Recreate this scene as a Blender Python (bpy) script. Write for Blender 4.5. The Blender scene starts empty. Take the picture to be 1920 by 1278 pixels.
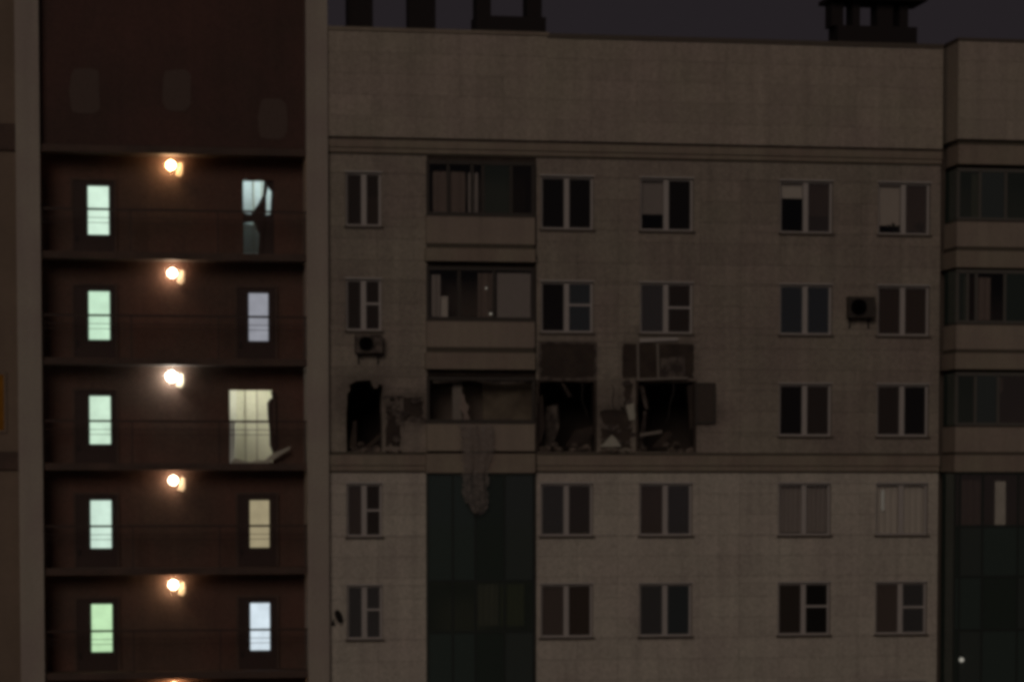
import bpy, bmesh, math, random
from mathutils import Vector, Euler, geometry
random.seed(7)
sc = bpy.context.scene
C = sc.collection
R = math.radians

# ------------------------------------------------------------------ camera
F, PX, PY = 5175.0, 960.0, 1200.0            # focal length and principal point in photo pixels
YAW, PITCH, DIST, CAMZ = R(9.8), R(3.24), 81.1, 45.0
cam_d = bpy.data.cameras.new('camera')
cam = bpy.data.objects.new('camera', cam_d); C.objects.link(cam)
cam.location = (-DIST*math.sin(YAW), -DIST*math.cos(YAW), CAMZ)
cam.rotation_euler = (math.pi/2 - PITCH, 0, -YAW)
cam_d.sensor_width = 36.0
cam_d.lens = F/1920*36.0
cam_d.shift_y = (PY-639)/1920
cam_d.clip_start, cam_d.clip_end = 1.0, 6000.0
sc.camera = cam

# ------------------------------------------------------------------ sky, night glow, exposure
SUN_EL, SUN_AZ = R(21), R(-21)                # soft light of the city and the sky, from the front and a little from the left
w = bpy.data.worlds.new('World'); sc.world = w; w.use_nodes = True
nt = w.node_tree; nt.nodes.clear()
out = nt.nodes.new('ShaderNodeOutputWorld'); add = nt.nodes.new('ShaderNodeAddShader')
sky = nt.nodes.new('ShaderNodeTexSky'); sky.sky_type = 'NISHITA'; sky.sun_disc = False
sky.sun_elevation = R(-6); sky.sun_rotation = math.pi - SUN_AZ
b1 = nt.nodes.new('ShaderNodeBackground'); b1.inputs['Strength'].default_value = 0.02
b2 = nt.nodes.new('ShaderNodeBackground'); b2.inputs['Color'].default_value = (0.0168, 0.0138, 0.0160, 1); b2.inputs['Strength'].default_value = 1.0
nt.links.new(sky.outputs[0], b1.inputs['Color']); nt.links.new(b1.outputs[0], add.inputs[0]); nt.links.new(b2.outputs[0], add.inputs[1])
nt.links.new(add.outputs[0], out.inputs['Surface'])
sun_d = bpy.data.lights.new('sun', 'SUN'); sun_d.energy = 0.385; sun_d.angle = R(25); sun_d.color = (1.0, 0.895, 0.79)
sun = bpy.data.objects.new('sun', sun_d); C.objects.link(sun)
dvec = Vector((math.sin(SUN_AZ)*math.cos(SUN_EL), -math.cos(SUN_AZ)*math.cos(SUN_EL), math.sin(SUN_EL)))
sun.rotation_euler = dvec.to_track_quat('Z', 'Y').to_euler(); sun.location = (20, -60, 90)
vs = sc.view_settings
vs.view_transform = 'Standard'; vs.look = 'None'; vs.gamma = 1.0; vs.exposure = 0.0; vs.use_curve_mapping = False
sc.cycles.use_denoising = True
sc.cycles.pixel_filter_type = 'GAUSSIAN'
sc.cycles.filter_width = 4.6                 # the photograph is a soft, long zoom
sc.cycles.max_bounces = 4; sc.cycles.transparent_max_bounces = 8

# ------------------------------------------------------------------ measuring: a photo pixel to a point of the plane y = Y
ROT = Euler(cam.rotation_euler).to_matrix()
def at(px, py, Y=-0.03):
    v = ROT @ Vector(((px-PX)/F, -(py-PY)/F, -1.0))
    t = (Y - cam.location.y)/v.y
    p = cam.location + v*t
    return p.x, p.z
def rect(x0, y0, x1, y1, Y=-0.03):
    ax, az = at(x0, y0, Y); bx, bz = at(x1, y1, Y)
    cx, cz = at(x0, y1, Y); dx, dz = at(x1, y0, Y)
    return ((ax+cx)/2, (bz+cz)/2, (bx+dx)/2, (az+dz)/2)     # X0, Z0, X1, Z1

# ------------------------------------------------------------------ materials
def mat(name, col, rough=0.8, soot=(), var=0.18, vscale=0.6, fine=12.0, bump=0.25, tint=None, rnd=0.0, spec=0.3, streak=0.0):
    m = bpy.data.materials.new(name); m.use_nodes = True
    t = m.node_tree; n = t.nodes; L = t.links; n.clear()
    o = n.new('ShaderNodeOutputMaterial'); p = n.new('ShaderNodeBsdfPrincipled'); L.new(p.outputs[0], o.inputs[0])
    p.inputs['Roughness'].default_value = rough; p.inputs['Specular IOR Level'].default_value = spec
    g = n.new('ShaderNodeNewGeometry')
    a = n.new('ShaderNodeTexNoise'); a.inputs['Scale'].default_value = vscale; a.inputs['Detail'].default_value = 5
    f = n.new('ShaderNodeTexNoise'); f.inputs['Scale'].default_value = fine; f.inputs['Detail'].default_value = 4
    L.new(g.outputs['Position'], a.inputs['Vector']); L.new(g.outputs['Position'], f.inputs['Vector'])
    mx = n.new('ShaderNodeMix'); mx.data_type = 'RGBA'
    mx.inputs['A'].default_value = (*col, 1); mx.inputs['B'].default_value = (*(tint or col), 1)
    r1 = n.new('ShaderNodeMapRange'); r1.inputs['From Min'].default_value = 0.38; r1.inputs['From Max'].default_value = 0.62
    L.new(a.outputs['Fac'], r1.inputs['Value']); L.new(r1.outputs[0], mx.inputs['Factor'])
    # brightness: broad and fine unevenness, each piece a little different
    def ma(op, x, y):
        q = n.new('ShaderNodeMath'); q.operation = op
        for i, v in enumerate((x, y)):
            if isinstance(v, (int, float)): q.inputs[i].default_value = v
            else: L.new(v, q.inputs[i])
        return q.outputs[0]
    b = ma('MULTIPLY_ADD', f.outputs['Fac'], var*1.6); n[-1].inputs[2].default_value = 1-var*0.8
    oi = n.new('ShaderNodeObjectInfo')
    if rnd:
        k = ma('MULTIPLY_ADD', oi.outputs['Random'], rnd*2); n[-1].inputs[2].default_value = 1-rnd
        b = ma('MULTIPLY', b, k)
        k2 = ma('MULTIPLY_ADD', g.outputs['Random Per Island'], rnd*2); n[-1].inputs[2].default_value = 1-rnd
        b = ma('MULTIPLY', b, k2)
    if streak:
        mp = n.new('ShaderNodeMapping'); mp.inputs['Scale'].default_value = (2.2, 2.2, 0.12)
        s = n.new('ShaderNodeTexNoise'); s.inputs['Scale'].default_value = 1.5; s.inputs['Detail'].default_value = 5
        L.new(g.outputs['Position'], mp.inputs['Vector']); L.new(mp.outputs[0], s.inputs['Vector'])
        k = ma('MULTIPLY_ADD', s.outputs['Fac'], streak*2); n[-1].inputs[2].default_value = 1-streak
        b = ma('MULTIPLY', b, k)
    h = n.new('ShaderNodeMix'); h.data_type = 'RGBA'; h.blend_type = 'MULTIPLY'; h.inputs['Factor'].default_value = 1
    cb = n.new('ShaderNodeCombineColor'); [L.new(b, cb.inputs[i]) for i in range(3)]
    L.new(mx.outputs['Result'], h.inputs['A']); L.new(cb.outputs[0], h.inputs['B'])
    res = h.outputs['Result']
    if soot:
        tot = None
        sn = n.new('ShaderNodeTexNoise'); sn.inputs['Scale'].default_value = 2.2; sn.inputs['Detail'].default_value = 6; L.new(g.outputs['Position'], sn.inputs['Vector'])
        for (sx_, sz_, sr_) in soot:
            ds = n.new('ShaderNodeVectorMath'); ds.operation = 'DISTANCE'; ds.inputs[1].default_value = (sx_, 0, sz_); L.new(g.outputs['Position'], ds.inputs[0])
            k = ma('DIVIDE', ds.outputs['Value'], sr_); k = ma('SUBTRACT', 1.25, k); k = ma('SUBTRACT', k, ma('MULTIPLY', sn.outputs['Fac'], .8)); n[-1].use_clamp = True
            tot = k if tot is None else ma('MAXIMUM', tot, k)
        tot = ma('MULTIPLY', tot, .85); n[-1].use_clamp = True
        sm = n.new('ShaderNodeMix'); sm.data_type = 'RGBA'; sm.inputs['B'].default_value = (.06, .045, .036, 1)
        L.new(tot, sm.inputs['Factor']); L.new(res, sm.inputs['A']); res = sm.outputs['Result']
    L.new(res, p.inputs['Base Color'])
    if bump:
        bm = n.new('ShaderNodeBump'); bm.inputs['Strength'].default_value = bump; bm.inputs['Distance'].default_value = 0.02
        L.new(f.outputs['Fac'], bm.inputs['Height']); L.new(bm.outputs[0], p.inputs['Normal'])
    return m
def emit(name, col, strength, var=0.0, vs=3.0):
    m = bpy.data.materials.new(name); m.use_nodes = True
    t = m.node_tree; n = t.nodes; L = t.links; n.clear()
    o = n.new('ShaderNodeOutputMaterial'); e = n.new('ShaderNodeEmission'); L.new(e.outputs[0], o.inputs[0])
    e.inputs['Color'].default_value = (*col, 1); e.inputs['Strength'].default_value = strength
    if var:
        g = n.new('ShaderNodeNewGeometry'); a = n.new('ShaderNodeTexNoise'); a.inputs['Scale'].default_value = vs
        L.new(g.outputs['Position'], a.inputs['Vector'])
        q = n.new('ShaderNodeMath'); q.operation = 'MULTIPLY_ADD'
        q.inputs[1].default_value = strength*var*2; q.inputs[2].default_value = strength*(1-var)
        L.new(a.outputs['Fac'], q.inputs[0]); L.new(q.outputs[0], e.inputs['Strength'])
    return m
def glass(name, tint, gloss=0.12, film=(0.02, 0.016, 0.014), filmf=0.25):
    m = bpy.data.materials.new(name); m.use_nodes = True
    t = m.node_tree; n = t.nodes; L = t.links; n.clear()
    o = n.new('ShaderNodeOutputMaterial')
    tr = n.new('ShaderNodeBsdfTransparent'); tr.inputs['Color'].default_value = (*tint, 1)
    gl = n.new('ShaderNodeBsdfGlossy'); gl.inputs['Roughness'].default_value = 0.04; gl.inputs['Color'].default_value = (.8, .85, .85, 1)
    di = n.new('ShaderNodeBsdfDiffuse'); di.inputs['Color'].default_value = (*film, 1)
    m1 = n.new('ShaderNodeMixShader'); m1.inputs[0].default_value = filmf
    L.new(tr.outputs[0], m1.inputs[1]); L.new(di.outputs[0], m1.inputs[2])
    m2 = n.new('ShaderNodeMixShader'); m2.inputs[0].default_value = gloss
    L.new(m1.outputs[0], m2.inputs[1]); L.new(gl.outputs[0], m2.inputs[2]); L.new(m2.outputs[0], o.inputs[0])
    return m
M = {}
SOOT = [(*at(px, py), r_) for px, py, r_ in ((1150, 775, 1.7), (685, 740, 1.5), (1325, 770, .9), (775, 765, 1.0), (1235, 690, 1.7), (1062, 690, 1.5))]
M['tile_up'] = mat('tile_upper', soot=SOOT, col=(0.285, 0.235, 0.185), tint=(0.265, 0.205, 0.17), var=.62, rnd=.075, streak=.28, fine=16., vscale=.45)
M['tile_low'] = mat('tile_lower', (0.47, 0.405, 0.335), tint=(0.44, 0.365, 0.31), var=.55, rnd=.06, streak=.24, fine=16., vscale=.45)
M['tile_attic'] = mat('tile_attic', (0.355, 0.275, 0.23), tint=(0.335, 0.275, 0.215), var=.55, rnd=.06, streak=.24, vscale=.35, fine=16.)
M['pilaster'] = mat('pilaster_render', (0.38, 0.315, 0.255), tint=(0.35, 0.275, 0.235), var=.28, streak=.14, fine=16.)
M['back'] = mat('wall_backing', (0.062, 0.042, 0.031), tint=(0.040, 0.026, 0.021), var=.5, vscale=1.6, bump=.8)
M['cornice'] = mat('cornice_concrete', (0.27, 0.215, 0.16), tint=(0.25, 0.185, 0.145), var=.25, streak=.22, vscale=.9)
M['joint_shade'] = mat('joint_shade_dark', (0.085, 0.066, 0.048), var=.3)  # dark tone carries the shade under the cornice steps; balcony gaps share it
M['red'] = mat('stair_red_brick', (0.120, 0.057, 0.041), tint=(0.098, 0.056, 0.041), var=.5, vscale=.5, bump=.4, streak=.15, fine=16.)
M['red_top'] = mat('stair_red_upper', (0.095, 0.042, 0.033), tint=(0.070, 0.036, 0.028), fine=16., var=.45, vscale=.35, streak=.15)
M['patch'] = mat('plaster_patch', (0.105, 0.066, 0.053), var=.3, vscale=3)
M['slab'] = mat('slab_concrete', (0.105, 0.062, 0.047), tint=(0.080, 0.050, 0.039), var=.3, vscale=1.2)
M['brown'] = mat('left_wall_render', (0.21, 0.145, 0.105), tint=(0.18, 0.125, 0.09), var=.15, streak=.12)
M['pvc'] = mat('window_pvc', (0.44, 0.38, 0.35), rough=.45, var=.12, bump=0)
M['pvc_dirty'] = mat('window_pvc_dirty', (0.22, 0.18, 0.15), rough=.6, var=.25, bump=0)
M['sill'] = mat('sill_metal', (0.10, 0.075, 0.058), rough=.5, var=.2, bump=0)
M['rail'] = mat('railing_paint', (0.048, 0.024, 0.017), rough=.5, var=.2, bump=0)
M['darkmetal'] = mat('dark_metal', (0.014, 0.010, 0.009), rough=.5, var=.2, bump=0)
M['bayframe'] = mat('bay_balcony_frame', (0.115, 0.10, 0.085), rough=.5, var=.25, bump=0)
M['loggiaframe'] = mat('loggia_frame', (0.024, 0.028, 0.024), rough=.5, var=.25, bump=0)
M['darkframe'] = mat('balcony_frame', (0.055, 0.042, 0.034), rough=.5, var=.25, bump=0)
M['door'] = mat('door_leaf_paint', (0.045, 0.022, 0.017), rough=.6, var=.25, bump=.1)
M['room'] = mat('room_dark_wall', (0.13, 0.095, 0.075), var=.2, bump=0)
M['soot'] = mat('room_burnt', (0.07, 0.05, 0.04), var=.3, bump=.3)
M['parapet'] = mat('balcony_parapet', (0.30, 0.235, 0.18), tint=(0.27, 0.205, 0.165), var=.22, streak=.2)
M['roof'] = mat('roof_felt', (0.05, 0.045, 0.045), var=.2)
M['vent'] = mat('roof_vent_metal', (0.018, 0.012, 0.012), var=.3)
M['curtain'] = mat('curtain_cloth', (0.42, 0.36, 0.33), var=.15, bump=0)
M['curtain_pale'] = mat('curtain_pale', (0.78, 0.70, 0.62), var=.12, bump=0)
M['blind'] = mat('blind_cloth', (0.66, 0.57, 0.50), var=.10, bump=0)
M['curtain_brown'] = mat('curtain_brown', (0.25, 0.185, 0.155), var=.2, bump=0)
M['curtain_olive'] = mat('curtain_olive', (0.17, 0.15, 0.07), var=.2, bump=0)
M['sheet'] = mat('hanging_sheet', (0.235, 0.18, 0.155), tint=(0.17, 0.145, 0.125), var=.25, vscale=2)
M['rubble'] = mat('rubble', (0.20, 0.15, 0.12), tint=(0.07, 0.05, 0.04), var=.4, vscale=4, rnd=.3, bump=.8)
M['plate'] = mat('pale_plasterboard', (0.42, 0.38, 0.31), var=.25, vscale=4, bump=.4)
M['insul'] = mat('insulation', (0.15, 0.115, 0.095), tint=(0.05, 0.035, 0.03), var=.4, vscale=5, bump=.8)
M['reflector'] = mat('lamp_reflector', (0.45, 0.36, 0.26), var=.2, bump=0)
M['inner'] = mat('bare_inner_wall', (0.17, 0.13, 0.09), tint=(0.09, 0.065, 0.045), var=.3, vscale=1.5)
M['acbody'] = mat('ac_body', (0.26, 0.22, 0.20), rough=.5, var=.15, bump=0)
M['lobby'] = mat('lobby_paint', (0.70, 0.71, 0.58), var=.15, vscale=3, bump=.1)
M['lobby_dim'] = mat('lobby_jamb_paint', (0.42, 0.41, 0.33), var=.1, bump=0)
M['lobby_white'] = mat('lobby_white_paint', (0.80, 0.82, 0.74), var=.1, vscale=3, bump=.1)
M['lobby_blue'] = mat('lobby_bluegrey_paint', (0.58, 0.63, 0.62), var=.15, vscale=3, bump=.1)
M['ground'] = mat('asphalt', (0.05, 0.048, 0.045), var=.25, vscale=.05)
M['plant'] = mat('dark_leaves', (0.03, 0.03, 0.018), var=.3, bump=0)
M['gl_clear'] = glass('glass_clear', (.95, .94, .93), gloss=.06, filmf=.04)
M['gl_a'] = glass('glass_plain', (.82, .77, .74), film=(.17, .135, .12), filmf=.25)
M['gl_b'] = glass('glass_brown', (.71, .66, .62), gloss=.08, film=(.125, .094, .078), filmf=.28)
M['gl_c'] = glass('glass_cold', (.66, .72, .75), gloss=.2, film=(.11, .12, .125), filmf=.28)
M['gl_d'] = glass('glass_grey', (.7, .68, .68), gloss=.14, film=(.165, .15, .148), filmf=.32)
M['gl_e'] = glass('glass_black', (.6, .56, .54), gloss=.08, film=(.05, .04, .034), filmf=.2)
M['gl_deep2'] = glass('glass_green_grey', (.25, .28, .25), gloss=.16, film=(.098, .115, .10), filmf=.5)
M['gl_deep3'] = glass('glass_green_black', (.25, .30, .26), gloss=.10, film=(.064, .084, .068), filmf=.5)
M['gl_bal'] = glass('glass_green_tint', (.84, .88, .82), gloss=.10, film=(.10, .12, .095), filmf=.2)
M['gl_deep'] = glass('glass_green_dark', (.20, .25, .22), gloss=.16, film=(.076, .104, .088), filmf=.58)

# ------------------------------------------------------------------ mesh helpers
class MB:
    def __init__(s): s.v = []; s.f = []
    def box(s, x0, x1, y0, y1, z0, z1):
        b = len(s.v)
        s.v += [(x0,y0,z0),(x1,y0,z0),(x1,y1,z0),(x0,y1,z0),(x0,y0,z1),(x1,y0,z1),(x1,y1,z1),(x0,y1,z1)]
        s.f += [tuple(b+i for i in q) for q in ((0,3,2,1),(4,5,6,7),(0,1,5,4),(1,2,6,5),(2,3,7,6),(3,0,4,7))]
        return s
    def prism(s, polys, y0, y1):
        """polys: one outline, or outline and hole, as (x, z) lists; extruded from y0 (front) to y1"""
        pts = [p for q in polys for p in q]
        tris = geometry.tessellate_polygon([[Vector((x, z, 0)) for x, z in q] for q in polys])
        b = len(s.v); n = len(pts)
        s.v += [(x, y0, z) for x, z in pts] + [(x, y1, z) for x, z in pts]
        for t in tris:
            s.f.append((b+t[0], b+t[1], b+t[2])); s.f.append((b+n+t[2], b+n+t[1], b+n+t[0]))
        k = 0
        for q in polys:
            m = len(q)
            for i in range(m):
                a, c = k+i, k+(i+1) % m
                s.f.append((b+a, b+c, b+n+c, b+n+a))
            k += m
        return s
    def tube(s, pts, r, seg=8):
        pts = [Vector(p) for p in pts]; b = len(s.v)
        for i, p in enumerate(pts):
            d = (pts[min(i+1, len(pts)-1)] - pts[max(i-1, 0)]).normalized()
            u = d.cross(Vector((0, 0, 1)) if abs(d.z) < .9 else Vector((1, 0, 0))).normalized(); v = d.cross(u)
            for k in range(seg):
                a = 2*math.pi*k/seg; s.v.append(tuple(p + (u*math.cos(a)+v*math.sin(a))*r))
        for i in range(len(pts)-1):
            for k in range(seg):
                s.f.append((b+i*seg+k, b+i*seg+(k+1) % seg, b+(i+1)*seg+(k+1) % seg, b+(i+1)*seg+k))
        s.f.append(tuple(b+k for k in range(seg))[::-1]); s.f.append(tuple(b+(len(pts)-1)*seg+k for k in range(seg)))
        return s
    def lathe(s, c, prof, seg=16, axis='z'):
        b = len(s.v)
        for r, h in prof:
            for k in range(seg):
                a = 2*math.pi*k/seg
                if axis == 'z': s.v.append((c[0]+r*math.cos(a), c[1]+r*math.sin(a), c[2]+h))
                else: s.v.append((c[0]+r*math.cos(a), c[1]+h, c[2]+r*math.sin(a)))
        for i in range(len(prof)-1):
            for k in range(seg):
                s.f.append((b+i*seg+k, b+i*seg+(k+1) % seg, b+(i+1)*seg+(k+1) % seg, b+(i+1)*seg+k))
        s.f.append(tuple(b+k for k in range(seg))); s.f.append(tuple(b+(len(prof)-1)*seg+k for k in range(seg)))
        return s
    def build(s, name, m, parent=None, smooth=False, bevel=0):
        me = bpy.data.meshes.new(name); me.from_pydata(s.v, [], s.f)
        bm = bmesh.new(); bm.from_mesh(me); bmesh.ops.recalc_face_normals(bm, faces=bm.faces)
        if bevel: bmesh.ops.bevel(bm, geom=bm.edges[:], offset=bevel, segments=1, affect='EDGES')
        bm.to_mesh(me); bm.free()
        if smooth: me.polygons.foreach_set('use_smooth', [True]*len(me.polygons))
        me.materials.append(m)
        o = bpy.data.objects.new(name, me); C.objects.link(o)
        if parent: o.parent = parent
        return o
def box(name, m, parent, *a, bevel=0): return MB().box(*a).build(name, m, parent, bevel=bevel)
def tag(o, label, cat, group=None):
    o['label'] = label; o['category'] = cat
    if group: o['group'] = group
    return o
def empty(name, loc=(0, 0, 0), parent=None):
    o = bpy.data.objects.new(name, None); C.objects.link(o)
    if parent: o.parent = parent
    else: o.location = loc
    o.empty_display_size = .3
    return o
def subtract(rs, h):
    out = []
    for (a, b, c, d) in rs:
        x0, z0, x1, z1 = max(a, h[0]), max(b, h[1]), min(c, h[2]), min(d, h[3])
        if x0 >= x1 or z0 >= z1: out.append((a, b, c, d)); continue
        if d > z1: out.append((a, z1, c, d))
        if b < z0: out.append((a, b, c, z0))
        if a < x0: out.append((a, z0, x0, z1))
        if c > x1: out.append((x1, z0, c, z1))
    return [r for r in out if r[2]-r[0] > .009 and r[3]-r[1] > .009]
def sheetmesh(x0, z0, x1, z1, y, waves, amp, nz=2, nx=None, flare=0.0):
    """a hanging cloth with folds"""
    nx = nx or max(8, int(waves*8)); s = MB(); ph = random.random()*6
    for j in range(nz+1):
        v = j/nz
        for i in range(nx+1):
            u = i/nx
            yy = y + amp*math.sin(2*math.pi*waves*u + ph + .5*math.sin(5*v+ph)) * (1-.25*v) + amp*.4*math.sin(2*math.pi*waves*2.3*u+ph*2)
            s.v.append((x0+(x1-x0)*u + flare*(v)*(u-.5), yy, z0+(z1-z0)*(1-v)))
    for j in range(nz):
        for i in range(nx):
            a = j*(nx+1)+i; s.f.append((a, a+1, a+nx+2, a+nx+1))
    return s

# ------------------------------------------------------------------ ground
g = MB(); g.v = [(-3000, -3000, 0), (3000, -3000, 0), (3000, 3000, 0), (-3000, 3000, 0)]; g.f = [(0, 1, 2, 3)]
go = g.build('ground', M['ground']); go['kind'] = 'structure'

# ------------------------------------------------------------------ the building
B = tag(empty('apartment_building'), 'cream tiled high-rise apartment block with dark red stairwell and one blown-out storey', 'apartment building')
WALL_T = 0.38
# window grid measured in the photo, then squared up: columns and rows
cols = {'A': [(652, 716, 322), (652, 718, 520), (648, 716, 907), (645, 715, 1100)],
        'B': [(1018, 1117, 333), (1018, 1115, 530), (1012, 1110, 907), (1007, 1107, 1093)],
        'C': [(1205, 1303, 335), (1205, 1303, 530), (1197, 1300, 907), (1190, 1289, 1093)],
        'D': [(1467, 1567, 340), (1464, 1562, 535), (1462, 1560, 720), (1456, 1555, 907), (1454, 1551, 1093)],
        'E': [(1655, 1752, 340), (1648, 1745, 535), (1645, 1740, 720), (1638, 1738, 907), (1633, 1730, 1091)]}
CX = {}
for k, v in cols.items():
    CX[k] = (sum(at(a, y+50)[0] for a, b, y in v)/len(v), sum(at(b, y+50)[0] for a, b, y in v)/len(v))
rows = {1: [(684, 322, 428), (1067, 333, 430), (1254, 335, 435), (1517, 340, 437), (1703, 340, 437)],
        2: [(685, 520, 622), (1066, 530, 624), (1254, 530, 626), (1513, 535, 628), (1696, 535, 628)],
        3: [(1511, 720, 818), (1692, 720, 818)],
        4: [(682, 907, 1010), (1061, 907, 1003), (1248, 907, 1003), (1505, 905, 1003), (1688, 905, 1003)],
        5: [(680, 1100, 1206), (1057, 1093, 1191), (1240, 1093, 1191), (1502, 1092, 1190), (1682, 1090, 1188)]}
RZ = {}
for k, v in rows.items():
    RZ[k] = (sum(at(x, b)[1] for x, t, b in v)/len(v), sum(at(x, t)[1] for x, t, b in v)/len(v))
RZ[6] = (RZ[5][0]-3.0, RZ[5][1]-3.0)
def wrect(c, r): return (CX[c][0], RZ[r][0], CX[c][1], RZ[r][1])

# facade extents
FX0 = at(614, 600)[0]; FX1 = at(1762, 600)[0]
ZTOP = at(1400, 76)[1]; ZTOPL = at(800, 56)[1]; XSTEP = at(1024, 60)[0]
zc1a, zc1b, zc1c = at(900, 262)[1], at(900, 268)[1], at(900, 290)[1]      # top cornice
zc2a, zc2b = at(900, 848)[1], at(900, 886)[1]                            # middle cornice
LX0, LX1 = at(801, 600)[0], at(1005, 600)[0]                             # loggia column
wins = [(c, r) for c in 'ABCDE' for r in range(1, 7) if not (r == 3 and c in 'ABC')]
holeA = rect(644, 706, 722, 847); holeB = rect(1006, 712, 1119, 847); holeC = rect(1190, 712, 1306, 847)
openings = [wrect(c, r) for c, r in wins] + [holeA, holeB, holeC]
LZ = {1: (at(900, 457)[1], at(900, 302)[1]), 2: (at(900, 652)[1], at(900, 499)[1]), 3: (at(900, 843)[1], at(900, 704)[1]), 4: (at(900, 1278)[1]-5, at(900, 887)[1])}
openings += [(LX0+.02, z0, LX1-.02, z1) for z0, z1 in LZ.values()]

wall_rects = [(FX0, 0, FX1, zc1b)]
for h in openings: wall_rects = subtract(wall_rects, h)
mb = MB()
for (a, b, c, d) in wall_rects: mb.box(a, c, 0, WALL_T, b, d)
wall = mb.build('facade_wall', M['back'], B); wall['label'] = 'load-bearing wall behind the facing tiles, bare and charred where tiles fell'

# facing tiles: each its own piece
strips = [rect(*p) for p in ((717, 742, 757, 843), (742, 738, 801, 796), (1010, 640, 1119, 713), (1163, 640, 1306, 713), (1163, 712, 1192, 772), (1120, 762, 1192, 846))]
panels = []
def grid(x0, z0, x1, z1, pw, ph, m):
    nz = max(1, round((z1-z0)/ph)); nx = max(1, round((x1-x0)/pw))
    for j in range(nz):
        for i in range(nx):
            panels.append(((x0+(x1-x0)*i/nx, z0+(z1-z0)*j/nz, x0+(x1-x0)*(i+1)/nx, z0+(z1-z0)*(j+1)/nz), m))
ZB = at(900, 1278)[1]-1.2
for (xa, xb) in ((FX0, LX0), (LX1, FX1)):
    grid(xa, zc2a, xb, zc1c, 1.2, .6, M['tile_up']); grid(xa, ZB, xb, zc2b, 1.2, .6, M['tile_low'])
cut = []
for r, m in panels:
    rs = [r]
    for h in openings + strips: rs = subtract(rs, h)
    cut += [(q, m) for q in rs if q[2]-q[0] > .01 and q[3]-q[1] > .01]
cut.sort(key=lambda q: -(q[0][2]-q[0][0])*(q[0][3]-q[0][1]))
G = .0035
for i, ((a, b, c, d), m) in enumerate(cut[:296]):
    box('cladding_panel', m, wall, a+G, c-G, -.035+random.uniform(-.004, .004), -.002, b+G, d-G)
for mm in (M['tile_up'], M['tile_low']):
    mb = MB()
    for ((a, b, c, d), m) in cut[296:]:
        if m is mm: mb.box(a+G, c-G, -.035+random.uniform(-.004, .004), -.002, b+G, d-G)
    if mb.v:
        o = mb.build('cladding_panel', mm, wall); o['kind'] = 'stuff'
# lower wall, below the picture
box('lower_wall', M['tile_low'], B, FX0, FX1, -.03, -.003, 0, ZB-.01)

# attic storey: big panels, proud of the wall below
AY = -.16
attic = MB().box(FX0, XSTEP, AY+.04, WALL_T, zc1b+.001, ZTOPL-.1).box(XSTEP, FX1, AY+.04, WALL_T, zc1b+.001, ZTOP-.1).build('attic_wall', M['back'], B)
def attic_panels(x0, x1, z0, z1, nx, nz, y, par, m=M['tile_attic']):
    for i in range(nx):
        for j in range(nz):
            box('cladding_panel', m, par, x0+(x1-x0)*i/nx+.0025, x0+(x1-x0)*(i+1)/nx-.0025, y+random.uniform(-.006, .006), y+.04,
                z0+(z1-z0)*j/nz+.0025, z0+(z1-z0)*(j+1)/nz-.0025)
attic_panels(FX0, XSTEP, zc1a, ZTOPL-.1, 5, 5, AY, attic); attic_panels(XSTEP, FX1, zc1a, ZTOP-.1, 9, 5, AY, attic)
box('coping', M['cornice'], B, FX0, XSTEP+.05, AY-.05, WALL_T+.08, ZTOPL-.1, ZTOPL)
box('coping', M['sill'], B, XSTEP+.05, FX1, AY-.05, WALL_T+.08, ZTOP-.1, ZTOP+.02)
# cornices: stepped string courses
def cornice(x0, x1, z0, z1, y, mid):
    o = MB().box(x0, x1, y, .0, mid, z1-.075).box(x0, x1, y+.05, .0, z0+.06, mid).build('cornice', M['cornice'], B)
    box('shade_joint', M['joint_shade'], o, x0, x1, y+.085, .0, z1-.075, z1)  # shade under the overhang put into a dark recessed strip
    box('shade_joint', M['joint_shade'], o, x0, x1, y+.085, .0, z0, z0+.06)  # same dark strip for the shade below the lower step
    return o
cornice(FX0, FX1, zc1c-.06, zc1a, -.14, zc1c+.14)
cornice(FX0, LX0, zc2b, zc2a, -.14, zc2b+.22); cornice(LX1, FX1, zc2b, zc2a, -.14, zc2b+.22)
# roof, floors, back and partition walls behind the facade
box('roof', M['roof'], B, -16, FX1+9, WALL_T+.1, 12, ZTOP-1.0, ZTOP-.8)
for k in range(-1, 6):
    z = RZ[1][1] + .62 - 3.0*k
    box('floor_slab', M['room'], B, FX0, FX1+6, WALL_T+.003, 5, z-.11, z+.11)
box('back_wall', M['room'], B, FX0, FX1+6, 5.003, 5.2, 20, ZTOP-1.01)
for px in (620, 796, 1010, 1160, 1385, 1605, 1775):
    x = at(px, 600)[0]
    o = box('partition_wall', M['room'], B, x-.06, x+.06, WALL_T+.004, 5, RZ[6][0]-1.5, ZTOP-1.02)
# soot-black lining of the two burnt rooms
for h, (xa, xb) in ((holeA, (622, 794)), (holeB, (1012, 1158)), (holeC, (1162, 1383))):
    x0, x1 = at(xa, 780)[0]+.08, at(xb, 780)[0]-.08
    z0 = RZ[1][1]+.62-9+.13; z1 = RZ[1][1]+.62-6-.13
    o = MB().box(x0, x1, 3.5, 3.6, z0, z1).box(x0, x1, WALL_T+.02, 3.5, z0, z0+.02).box(x0, x1, WALL_T+.02, 3.5, z1-.02, z1).box(x0, x0+.02, WALL_T+.02, 3.5, z0, z1).box(x1-.02, x1, WALL_T+.02, 3.5, z0, z1).build('burnt_room_lining', M['soot'], B)
    o['label'] = 'soot-black burnt room behind the blown-out opening'

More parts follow.
